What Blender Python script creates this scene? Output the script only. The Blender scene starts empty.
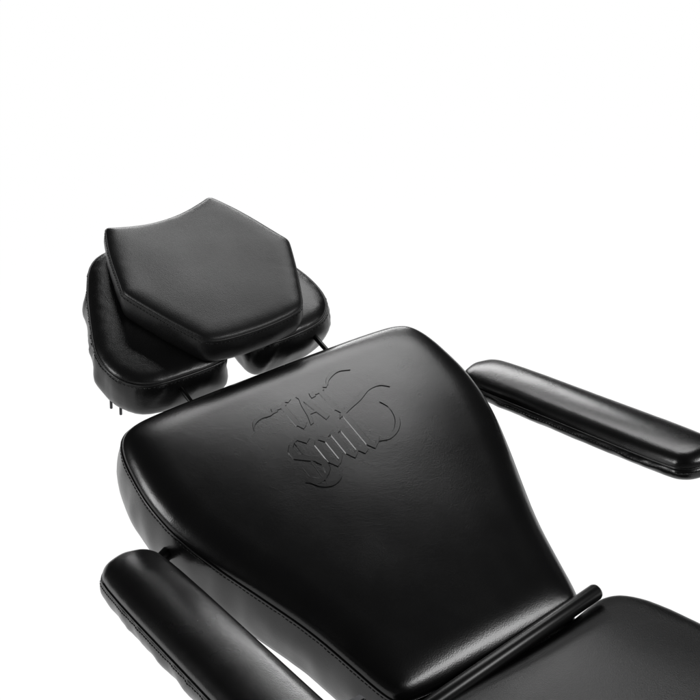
import bpy, math, random, bmesh
import numpy as np
from mathutils import Vector, Matrix, noise
from mathutils.geometry import delaunay_2d_cdt
random.seed(3)
scene=bpy.context.scene
scene.view_settings.view_transform='Standard'
scene.view_settings.look='None'
scene.view_settings.exposure=0
COL=bpy.context.collection

# ---------------------------------------------------------------- materials
def principled(name):
    m=bpy.data.materials.new(name); m.use_nodes=True
    nt=m.node_tree; return m,nt,nt.nodes['Principled BSDF']

def leather(name,base=0.012,rough=0.36,grain=1.0,ior=1.42,crease=.15):
    m,nt,b=principled(name)
    b.inputs['Base Color'].default_value=(base,base,base*1.03,1)
    b.inputs['IOR'].default_value=ior
    tc=nt.nodes.new('ShaderNodeTexCoord')
    v=nt.nodes.new('ShaderNodeTexVoronoi'); v.inputs['Scale'].default_value=560
    n3=nt.nodes.new('ShaderNodeTexNoise'); n3.inputs['Scale'].default_value=14; n3.inputs['Detail'].default_value=3
    n4=nt.nodes.new('ShaderNodeTexNoise'); n4.inputs['Scale'].default_value=55; n4.inputs['Detail'].default_value=2; n4.inputs['Distortion'].default_value=1.2
    for t in (v,n3,n4): nt.links.new(tc.outputs['Object'],t.inputs['Vector'])
    b0=nt.nodes.new('ShaderNodeBump'); b0.inputs['Strength'].default_value=crease; b0.inputs['Distance'].default_value=0.0006
    nt.links.new(n4.outputs['Fac'],b0.inputs['Height'])
    b1=nt.nodes.new('ShaderNodeBump'); b1.inputs['Strength'].default_value=0.16*grain; b1.inputs['Distance'].default_value=0.0005
    nt.links.new(v.outputs['Distance'],b1.inputs['Height'])
    nt.links.new(b0.outputs['Normal'],b1.inputs['Normal'])
    nt.links.new(b1.outputs['Normal'],b.inputs['Normal'])
    mr=nt.nodes.new('ShaderNodeMapRange'); mr.inputs['From Min'].default_value=.3; mr.inputs['From Max'].default_value=.7
    mr.inputs['To Min'].default_value=rough-.02; mr.inputs['To Max'].default_value=rough+.02
    nt.links.new(n3.outputs['Fac'],mr.inputs['Value']); nt.links.new(mr.outputs['Result'],b.inputs['Roughness'])
    return m
M_LEATHER=leather('black_leather',0.0025,0.26,1,1.43)
M_HEAD=leather('black_leather_headrest',0.003,0.32,1.2,1.40,.3)
M_SEAT=leather('black_leather_seat',0.002,0.34,1.3,1.27)
M_PILLOW=leather('black_leather_soft',0.004,0.40,1.4,1.32)
M_EMB=leather('pressed_leather',0.0025,0.27,.5,1.42,0.0)
M_METAL,nt,b=principled('black_steel'); b.inputs['Base Color'].default_value=(.003,.003,.003,1); b.inputs['Roughness'].default_value=.32; b.inputs['IOR'].default_value=1.34
M_CHROME,nt,b=principled('grey_steel'); b.inputs['Base Color'].default_value=(.03,.03,.032,1); b.inputs['Roughness'].default_value=.4; b.inputs['Metallic'].default_value=1.0

# ---------------------------------------------------------------- geometry helpers
def chaikin(P,it=3):
    P=np.array(P,float)
    for _ in range(it):
        Q=np.roll(P,-1,axis=0)
        P=np.stack([.75*P+.25*Q,.25*P+.75*Q],1).reshape(-1,2)
    return P
def resample(P,step):
    Q=np.vstack([P,P[:1]]); d=np.hypot(*np.diff(Q,axis=0).T); s=np.r_[0,np.cumsum(d)]
    n=max(24,int(s[-1]/step)); t=np.linspace(0,s[-1],n,endpoint=False)
    return np.c_[np.interp(t,s,Q[:,0]),np.interp(t,s,Q[:,1])]
def sym(half):
    L=[(-x,y) for x,y in half if x>1e-6]
    return list(half)+L[::-1]
def ccw(P):
    a=np.sum(P[:,0]*np.roll(P[:,1],-1)-np.roll(P[:,0],-1)*P[:,1]); return P if a>0 else P[::-1]
def dist(pts,poly):
    A=poly; B=np.roll(poly,-1,axis=0); out=np.empty(len(pts)); AB=B-A; L2=(AB**2).sum(1)
    for i in range(0,len(pts),2000):
        p=pts[i:i+2000,None,:]; t=np.clip(((p-A)*AB).sum(2)/L2,0,1)
        q=A+t[...,None]*AB; out[i:i+2000]=np.sqrt(((p-q)**2).sum(2)).min(1)
    return out
def softdist(pts,poly,d):
    """smooth distance-like field (no ridges on the medial axis)"""
    A=poly; B=np.roll(poly,-1,axis=0); Mid=(A+B)/2; ds=np.hypot(*(B-A).T); out=np.empty(len(pts))
    for i in range(0,len(pts),2000):
        p=pts[i:i+2000,None,:]; r2=((p-Mid)**2).sum(2)+1e-8
        out[i:i+2000]=math.pi/((ds/r2).sum(1))
    w=np.clip((d-.006)/.02,0,1); w=w*w*(3-2*w)
    return d*(1-w)+out*w
def inside(pts,poly):
    x,y=pts[:,0],pts[:,1]; c=np.zeros(len(pts),bool); n=len(poly)
    for i in range(n):
        x1,y1=poly[i]; x2,y2=poly[(i+1)%n]
        if y1==y2: continue
        k=((y1>y)!=(y2>y))&(x<(x2-x1)*(y-y1)/(y2-y1)+x1); c^=k
    return c
def normals(P):
    T=np.roll(P,-1,axis=0)-np.roll(P,1,axis=0); T/=np.hypot(T[:,0],T[:,1])[:,None]
    return np.c_[T[:,1],-T[:,0]]
def nz(x,y,z=0): return noise.noise(Vector((x,y,z)))

class Cushion:
    def __init__(s,outline,T,edge_h,er,dome,D,bulge=.004,taper=.0,pucker=.001,warp=None,step=.005,it=3,seed=0,grid=.006,pipe=.0016,wr=.0015,stitch=True,und=.0006,top_p=None):
        s.P=ccw(resample(chaikin(outline,it),step)); s.T=T;s.eh=edge_h;s.er=er;s.dome=dome;s.D=D
        s.warp=warp or (lambda x,y:0.0); s.bulge=bulge;s.taper=taper;s.pucker=pucker;s.seed=seed;s.grid=grid;s.pipe=pipe;s.wr=wr;s.stitch=stitch;s.und=und
        s.tp=pucker*.5 if top_p is None else top_p
    def height(s,pts):
        pts=np.atleast_2d(pts); d=dist(pts,s.P); sd=softdist(pts,s.P,d)
        a=np.clip(sd/s.er,0,1); h=s.eh*np.sqrt(np.clip(1-(1-a)**2,0,1))
        h+=s.dome*(1-np.exp(-(sd/s.D)**2*2.0))
        for i,(x,y) in enumerate(pts):
            h[i]+=s.warp(x,y)+s.und*nz(x*9,y*9,s.seed)*min(1,d[i]/.03)
            if d[i]<.045: h[i]+=s.tp*nz(x*60,y*60,s.seed+5)*math.exp(-d[i]/.014)*min(1,d[i]/.004)
        return h
    def side(s,i,t):
        rd=0 if t<.85 else -.012*(1-math.sqrt(max(0,1-((t-.85)/.15)**2)))
        w=s.bulge*math.sin(math.pi*min(1,t*1.05))**.7 if t<.95 else 0
        w+=-s.taper*t+rd
        # irregular tension folds: strength itself varies along the seam
        k=max(0,.45+1.3*nz(s.per[i]*9,3.3,s.seed+17))
        w+=s.wr*nz(s.per[i]*26,t*1.6,s.seed+9)*math.sin(math.pi*t)+k*s.pucker*1.6*nz(s.per[i]*70+t*3,t*.7,s.seed+3)*math.exp(-t*2.2)*min(1,t/.06)
        return w
    def build(s,name,mat):
        P=s.P; N=normals(P); n=len(P)
        pts=[P]
        for off in (.0012,.003,.0055,.009,.013,.018):
            Q=P-N*off; ok=(dist(Q,P)>off*.9)&inside(Q,P); pts.append(Q[ok])
        lo=P.min(0);hi=P.max(0);g=s.grid
        X,Y=np.meshgrid(np.arange(lo[0],hi[0],g),np.arange(lo[1],hi[1],g)); X=X+(np.arange(X.shape[0])%2)[:,None]*g/2
        G=np.c_[X.ravel(),Y.ravel()]; G=G[inside(G,P)]; G=G[dist(G,P)>.021]; pts.append(G)
        A=np.vstack(pts)
        vs,es,fs,_,_,_=delaunay_2d_cdt([Vector(p) for p in A],[(i,(i+1)%n) for i in range(n)],[],1,1e-7)
        V=np.array([[v.x,v.y] for v in vs]); h=s.height(V)
        dd=dist(V,P); h[dd<1e-5]=[s.warp(x,y) for x,y in V[dd<1e-5]]
        verts=[(V[i,0],V[i,1],h[i]) for i in range(len(V))]; faces=[tuple(f) for f in fs]
        base=len(verts); W=np.array([s.warp(x,y) for x,y in P])
        s.per=np.r_[0,np.cumsum(np.hypot(*np.diff(P,axis=0).T))]
        ts=[0,.03,.08,.16,.27,.4,.53,.66,.78,.88,.95,1.0]
        for t in ts:
            for i in range(n):
                q=P[i]+N[i]*s.side(i,t); verts.append((q[0],q[1],W[i]-s.T*t))
        for k in range(len(ts)-1):
            for i in range(n):
                j=(i+1)%n; a=base+k*n
                faces.append((a+i,a+n+i,a+n+j,a+j))
        last=base+(len(ts)-1)*n
        faces.append(tuple(last+i for i in range(n))[::-1])
        if s.pipe>0:
            pb=len(verts); r=s.pipe; K=8
            for i in range(n):
                for k in range(K):
                    a=2*math.pi*k/K; q=P[i]+N[i]*(r*.5+math.cos(a)*r)
                    verts.append((q[0],q[1],W[i]-r*.3+math.sin(a)*r))
            for i in range(n):
                for k in range(K):
                    j=(i+1)%n; k2=(k+1)%K
                    faces.append((pb+i*K+k,pb+j*K+k,pb+j*K+k2,pb+i*K+k2))
        if s.stitch:
            L=s.per[-1]; pos=0.0; dep=.0055
            while pos<L-.006:
                e=[]
                for q in (pos,pos+.0042):
                    i=int(np.searchsorted(s.per,q))-1; i=max(0,min(n-2,i)); f=(q-s.per[i])/(s.per[i+1]-s.per[i])
                    p=P[i]*(1-f)+P[i+1]*f; nn=N[i]*(1-f)+N[i+1]*f; w=s.side(i,dep/s.T)*(1-f)+s.side(i+1,dep/s.T)*f
                    c=p+nn*(w+.0002); e.append((c,nn,W[i]-dep))
                b0=len(verts); r=.0008
                for c,nn,z in e:
                    for dx,dz in ((r,0),(0,r),(-r,0),(0,-r)): verts.append((c[0]+nn[0]*dx,c[1]+nn[1]*dx,z+dz))
                for k in range(4):
                    k2=(k+1)%4; faces.append((b0+k,b0+k2,b0+4+k2,b0+4+k))
                faces.append((b0,b0+3,b0+2,b0+1)); faces.append((b0+4,b0+5,b0+6,b0+7))
                pos+=.0068
        return mk(name,verts,faces,mat)
def mk(name,verts,faces,mat,smooth=True):
    me=bpy.data.meshes.new(name); me.from_pydata(verts,[],faces); me.update()
    bm=bmesh.new(); bm.from_mesh(me); bmesh.ops.recalc_face_normals(bm,faces=bm.faces[:]); bm.to_mesh(me); bm.free()
    if smooth:
        for p in me.polygons: p.use_smooth=True
    me.materials.append(mat)
    o=bpy.data.objects.new(name,me); COL.objects.link(o); return o
def tube_mesh(segs,K=20,bevel=.002):
    V=[];Fc=[]
    for p0,p1,r in segs:
        p0=Vector(p0);p1=Vector(p1);ax=(p1-p0).normalized()
        u=ax.orthogonal().normalized();w=ax.cross(u); bv=min(bevel,r*.5)
        rings=[(p0,r-bv),(p0+ax*bv*.3,r-bv*.3),(p0+ax*bv,r),(p1-ax*bv,r),(p1-ax*bv*.3,r-bv*.3),(p1,r-bv)]; b0=len(V)
        for c,rr in rings:
            for k in range(K):
                a=2*math.pi*k/K; V.append(tuple(c+u*math.cos(a)*rr+w*math.sin(a)*rr))
        for q in range(5):
            for k in range(K):
                k2=(k+1)%K; Fc.append((b0+q*K+k,b0+q*K+k2,b0+(q+1)*K+k2,b0+(q+1)*K+k))
        Fc.append(tuple(b0+k for k in range(K))[::-1]); Fc.append(tuple(b0+5*K+k for k in range(K)))
    return V,Fc
def frame(loc,slope,yaw=0):
    return Matrix.Translation(loc)@Matrix.Rotation(yaw,4,'Z')@Matrix.Rotation(slope,4,'X')

FZ=-0.62   # floor level relative to hinge
chair=bpy.data.objects.new('tattoo_chair',None); COL.objects.link(chair)
chair.location=(0,-.25,FZ)
chair['label']='black leather reclining tattoo chair with padded headrest and armrests'
chair['category']='chair'
bpy.context.view_layer.update()
def child(o,parent,mw=None):
    if mw is not None: o.matrix_world=mw
    bpy.context.view_layer.update(); w=o.matrix_world.copy()
    o.parent=parent; o.matrix_parent_inverse=parent.matrix_world.inverted(); o.matrix_world=w
    bpy.context.view_layer.update()

# ---------------------------------------------------------------- backrest
AL=.489
back_half=[(0,.590),(.12,.590),(.20,.588),(.243,.584),(.269,.571),(.284,.538),(.291,.48),(.292,.43),(.283,.365),(.256,.287),(.229,.22),(.200,.145),(.181,.07),(.169,.02),(.158,-.004),(.12,-.012),(0,-.014)]
BK=Cushion(sym(back_half),.108,.026,.050,.014,.14,bulge=.007,taper=.000,pucker=.0018,it=2,seed=1,top_p=.0004,und=.0007,wr=.004)
backrest=BK.build('backrest',M_LEATHER)
MB=frame((0,0,-.012),AL)
child(backrest,chair,MB)

# emblem: two-line blackletter lettering pressed in leather
strokes=[]
def S(pts,w=6.0,ox=0,oy=0,sx=1.0,sy=1.0,ex=.0008):
    strokes.append(([(ox+x*sx,oy+y*sy) for x,y in pts],w,True,ex))
TX,TY=.95,1.10
def T_(ox,oy):
    S([(0,47),(1,55),(10,53),(25,56),(35,61)],4,ox,oy,TX,TY,ex=.0036)
    S([(17,54),(17,12)],11,ox,oy,TX,TY,ex=.0006); S([(17,14),(23,3),(29,9)],7,ox,oy,TX,TY)
def A_(ox,oy):
    S([(15,62),(8,42),(4,20),(-2,4)],6,ox,oy,TX,TY,ex=.0014)
    S([(12,62),(18,46),(22,26),(28,4)],11,ox,oy,TX,TY,ex=.0006); S([(4,23),(24,23)],1,ox,oy,TX,TY,ex=.0024)
T_(-52,434); A_(-14,434); T_(18,435)
ox,oy=-84,334
S([(44,78),(34,90),(20,86),(10,74),(11,60),(23,51),(35,43),(42,31),(39,15),(29,6),(15,5),(2,15)],11,ox,oy,ex=.002)
S([(24,84),(24,56)],1.5,ox,oy,ex=.001); S([(27,42),(26,-10)],1.5,ox,oy,ex=.0012); S([(10,38),(10,14)],2,ox,oy,ex=.001)
ox,oy=-37,346
S([(5,46),(5,15),(13,4),(22,13)],10.5,ox,oy,1,1.22); S([(5,46),(13,54),(23,44),(23,13),(13,4)],10.5,ox,oy,1,1.22)
ox,oy=-4,348
S([(0,48),(5,52),(5,15),(12,4),(20,13)],10.5,ox,oy,1,1.22); S([(18,48),(23,52),(23,14),(31,4)],10.5,ox,oy,1,1.22)
ox,oy=32,350
S([(0,70),(7,78),(7,15),(14,4),(24,14)],11,ox,oy,1,1.14)
def Fl(p,w,ex=.0014): strokes.append((p,w,False,ex))
Fl([(-100,470),(-92,482),(-78,488),(-62,486),(-48,490)],6,.0026)
Fl([(36,430),(54,440),(78,450),(102,462),(124,462),(138,450)],7,.003)
Fl([(54,362),(74,360),(94,370),(108,388),(112,412),(104,430)],7,.003)
Fl([(48,496),(62,512),(84,520),(104,512)],6,.002)
Fl([(-84,348),(-72,332),(-56,324),(-38,328),(-26,340)],4.5)
def catm(P,m=7):
    P=[np.array(p,float) for p in P]; P=[2*P[0]-P[1]]+P+[2*P[-1]-P[-2]]; out=[]
    for i in range(1,len(P)-2):
        for k in range(m):
            t=k/m; a,b,c,d=P[i-1:i+3]
            out.append(.5*((2*b)+(c-a)*t+(2*a-5*b+4*c-d)*t*t+(3*b-a-3*c+d)*t**3))
    out.append(P[-2]); return np.array(out)
def lin(P,m=4):
    P=np.array(P,float); out=[]
    for i in range(len(P)-1):
        for k in range(m): out.append(P[i]+(P[i+1]-P[i])*k/m)
    out.append(P[-1]); return np.array(out)
V=[];Fc=[]
nib=np.array([math.cos(math.radians(30)),math.sin(math.radians(30))])
for si,(pts,w,st,ex) in enumerate(strokes):
    C=(lin(pts) if st else catm(pts,9))/1000; m=len(C); t=np.linspace(0,1,m)
    tang=np.gradient(C,axis=0); tang/=np.maximum(np.hypot(tang[:,0],tang[:,1]),1e-9)[:,None]; nrm=np.c_[-tang[:,1],tang[:,0]]
    sg=np.sign((nrm@nib)+1e-9)[:,None]
    if st: side=np.repeat(nib[None,:]*(w/2000),m,0)+nrm*sg*ex
    else:
        taper=np.sin(np.pi*np.clip(t,.03,.97))**.9
        side=nrm*(w/2000+ex*.4)*taper[:,None]
    b0=len(V); lift=.0010+.000015*si
    rows=[C-side,C-side*.76,C+side*.76,C+side]; hs=[-.0003,lift,lift,-.0003]
    for R_,hh in zip(rows,hs):
        H=BK.height(R_)
        for (x,y),z in zip(R_,H): V.append((x,y,z+hh))
    for r in range(3):
        for i in range(m-1): Fc.append((b0+r*m+i,b0+r*m+i+1,b0+(r+1)*m+i+1,b0+(r+1)*m+i))
    for i in (0,m-1): Fc.append((b0+i,b0+m+i,b0+2*m+i,b0+3*m+i))
emb=mk('emblem',V,Fc,M_EMB,False)
emb['label']='raised blackletter emblem reading Tat Soul with curling flourishes'
child(emb,backrest,MB)

# ---------------------------------------------------------------- headrest
HO=Vector((0,.525,.347)); HA=.44
hn=Vector((0,-math.sin(HA),math.cos(HA)))
cr=[(0,.345),(.09,.343),(.128,.318),(.152,.25),(.172,.165),(.181,.11),(.176,.058),(.150,.022),(.11,.010),(.03,.008),(.006,.016),(.000,.04),(.004,.14),(.0,.19),(-.02,.21),
    (-.04,.19),(-.042,.14),(-.038,.04),(-.044,.014),(-.066,.006),(-.13,.006),(-.19,.012),(-.224,.050),(-.228,.11),(-.205,.175),(-.17,.262),(-.135,.325),(-.09,.343)]
CR=Cushion(cr,.074,.010,.022,.006,.05,bulge=.008,taper=.004,pucker=.0044,it=2,seed=11,wr=.007,pipe=.0018,top_p=.0014,step=.004)
head=CR.build('headrest',M_HEAD)
child(head,chair,frame(HO-hn*.060,HA))
pil_half=[(0,.311),(.04,.314),(.085,.326),(.098,.331),(.104,.325),(.128,.262),(.150,.176),(.155,.160),(.150,.144),(.125,.082),(.098,.024),(.089,.009),(.074,.001),(.04,-.003),(0,-.004)]
PW=lambda x,y: -.007*(1-(x/.13)**2)+.003
PL=Cushion(sym(pil_half),.052,.009,.028,.007,.10,bulge=.005,taper=.003,pucker=.0012,warp=PW,it=2,seed=21,wr=.002,pipe=.0016,top_p=.0006,und=.001)
pillow=PL.build('head_pillow',M_PILLOW)
pillow['label']='six-sided flat black head pillow'
child(pillow,head,frame(HO-hn*.001,HA))
for sx in (-.135,.120):
    v,f=tube_mesh([((sx,.44,.215),(sx,.60,.295),.0042)])
    child(mk('support_rod',v,f,M_METAL),head)
for sx,sy in ((-.220,.078),(-.213,.058)):
    M=frame(HO-hn*.060,HA)
    v,f=tube_mesh([(M@Vector((sx,sy,-.062)),M@Vector((sx,sy,-.090)),.0024)],12,.0008)
    child(mk('bolt',v,f,M_CHROME),head)

# ---------------------------------------------------------------- armrests
def arm_outline(w,y0,y1,r=.03):
    h=w/2
    return [(-h,y0+r),(-h+.3*r,y0+.3*r),(-h+r,y0),(h-r,y0),(h-.3*r,y0+.3*r),(h,y0+r),(h,(y0+y1)/2),(h,y1-r*1.4),(h-.3*r,y1-.35*r),(h-r,y1),(0,y1+.003),(-h+r,y1),(-h+.3*r,y1-.35*r),(-h,y1-r*1.4),(-h,(y0+y1)/2)]
for nm,cx,y0,y1,yaw,seed,w,T in (('armrest',-.380,-.34,.368,-.036,31,.099,.040),('armrest',.387,-.050,.500,0.0,41,.098,.022)):
    A=Cushion(arm_outline(w,0,y1-y0,.036),T,.024,.044,.002,.05,bulge=.008,taper=.006,pucker=.0016,it=2,seed=seed,wr=.0026,pipe=.0015,top_p=.0005,und=.0008)
    o=A.build(nm,M_LEATHER)
    child(o,chair,frame((cx,y0,.140),0,0)@Matrix.Rotation(yaw,4,'Z'))
    if cx<0: br=[((-.345,.335,.118),(-.25,.375,.135),.010)]
    else: br=[((cx,.455,.118),(.20,.455,.15),.012)]
    v,f=tube_mesh(br); child(mk('armrest_bracket',v,f,M_METAL),o)
    if cx<0:
        x0,x1,ya,yb,z0,z1=-.36,-.238,-.068,-.054,.064,.072
        bm=bmesh.new(); bmesh.ops.create_cube(bm,size=1)
        for q in bm.verts: q.co=Vector(((x0+x1)/2+q.co.x*(x1-x0),(ya+yb)/2+q.co.y*(yb-ya),(z0+z1)/2+q.co.z*(z1-z0)))
        bmesh.ops.bevel(bm,geom=bm.edges[:],offset=.002,segments=2,affect='EDGES')
        me=bpy.data.meshes.new('armrest_support'); bm.to_mesh(me); bm.free(); me.materials.append(M_CHROME)
        so=bpy.data.objects.new('armrest_support',me); COL.objects.link(so); child(so,o)
        v,f=tube_mesh([((-.244,-.061,.070),(-.235,-.035,-.13),.006)]); child(mk('armrest_post',v,f,M_METAL),o)

# ---------------------------------------------------------------- seat, hinge bar, pedestal
seat_half=[(0,-.030),(.10,-.026),(.165,-.010),(.200,-.006),(.226,-.022),(.243,-.065),(.248,-.15),(.25,-.30),(.25,-.45),(.23,-.53),(.18,-.55),(0,-.555)]
ST=Cushion(sym(seat_half),.085,.012,.024,.005,.12,bulge=.005,taper=.012,pucker=.0012,it=2,seed=51,top_p=.0004,und=.0008)
seat=ST.build('seat',M_SEAT); child(seat,chair,frame((0,0,-.022),0))
v,f=tube_mesh([((-.205,-.046,-.014),(.184,-.017,.006),.0120)],28,.005)
child(mk('hinge_bar',v,f,M_METAL),chair)
hc=[(0,.035),(.13,.035),(.15,.028),(.155,.0),(.15,-.028),(.13,-.035),(0,-.035)]
HC=Cushion(sym(hc),.06,.008,.02,.0,.05,bulge=.004,taper=.0,pucker=.001,it=2,seed=61,pipe=0,stitch=False)
child(HC.build('hinge_cover',M_LEATHER),chair,frame((0,-.004,-.036),0))
v,f=tube_mesh([((0,-.28,-.10),(0,-.28,FZ+.03),.055),((0,-.28,FZ),(0,-.28,FZ+.03),.30),((0,-.28,-.30),(0,-.28,FZ+.05),.08)],48,.004)
child(mk('pedestal',v,f,M_METAL),chair)
for sx in (-.10,.10):
    v,f=tube_mesh([((sx,-.50,-.12),(sx,.0,-.12),.015)],20,.003)
    child(mk('seat_rail',v,f,M_METAL),chair)
v,f=tube_mesh([((-.24,-.035,-.125),(.24,-.035,-.125),.010)],20,.003)
child(mk('frame_crossbar',v,f,M_METAL),chair)

# ---------------------------------------------------------------- self-glowing white studio floor
m,nt,b=principled('white_floor_glow'); b.inputs['Base Color'].default_value=(.02,.02,.02,1); b.inputs['Roughness'].default_value=1
b.inputs['Emission Color'].default_value=(1,1,1,1); b.inputs['Emission Strength'].default_value=1.0  # even emission stands in for lamplight that would turn the floor white
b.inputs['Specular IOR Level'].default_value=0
s=150
fl=mk('floor',[(-s,-s,FZ),(s,-s,FZ),(s,s,FZ),(-s,s,FZ)],[(0,1,2,3)],m,False); fl['kind']='structure'

# ---------------------------------------------------------------- world + lamps
w=bpy.data.worlds.new('World'); scene.world=w; w.use_nodes=True
w.node_tree.nodes['Background'].inputs[0].default_value=(1,1,1,1); w.node_tree.nodes['Background'].inputs[1].default_value=.02
def area(name,loc,target,sx,sy,power):
    d=bpy.data.lights.new(name,'AREA'); d.shape='RECTANGLE'; d.size=sx; d.size_y=sy; d.energy=power
    o=bpy.data.objects.new(name,d); COL.objects.link(o); o.location=loc
    o.rotation_euler=(Vector(target)-Vector(loc)).to_track_quat('-Z','Y').to_euler(); return o
area('softbox_overhead',(1.3,1.5,2.4),(0,.4,.2),1.8,1.1,40)
area('softbox_back',(1.7,3.3,1.55),(0,.4,.2),2.2,.6,42)
area('softbox_side',(-2.4,1.2,1.5),(-.1,.3,.1),.7,1.2,44)
area('softbox_front',(1.3,-2.1,1.6),(0,.1,.0),1.5,.8,66)

# ---------------------------------------------------------------- camera
az,el,ro=.524,.369,-.160
F=Vector((math.sin(az)*math.cos(el),math.cos(az)*math.cos(el),-math.sin(el)))
R=Vector((math.cos(az),-math.sin(az),0)); U=R.cross(F)
R2=R*math.cos(ro)+U*math.sin(ro); U2=-R*math.sin(ro)+U*math.cos(ro)
cd=bpy.data.cameras.new('camera'); cam=bpy.data.objects.new('camera',cd); COL.objects.link(cam)
M=Matrix((( R2.x,U2.x,-F.x,-.886),(R2.y,U2.y,-F.y,-1.285),(R2.z,U2.z,-F.z,1.058),(0,0,0,1)))
cam.matrix_world=M; cd.sensor_width=36; cd.lens=36*1.344/.7; cd.clip_start=.05; cd.clip_end=500
scene.camera=cam
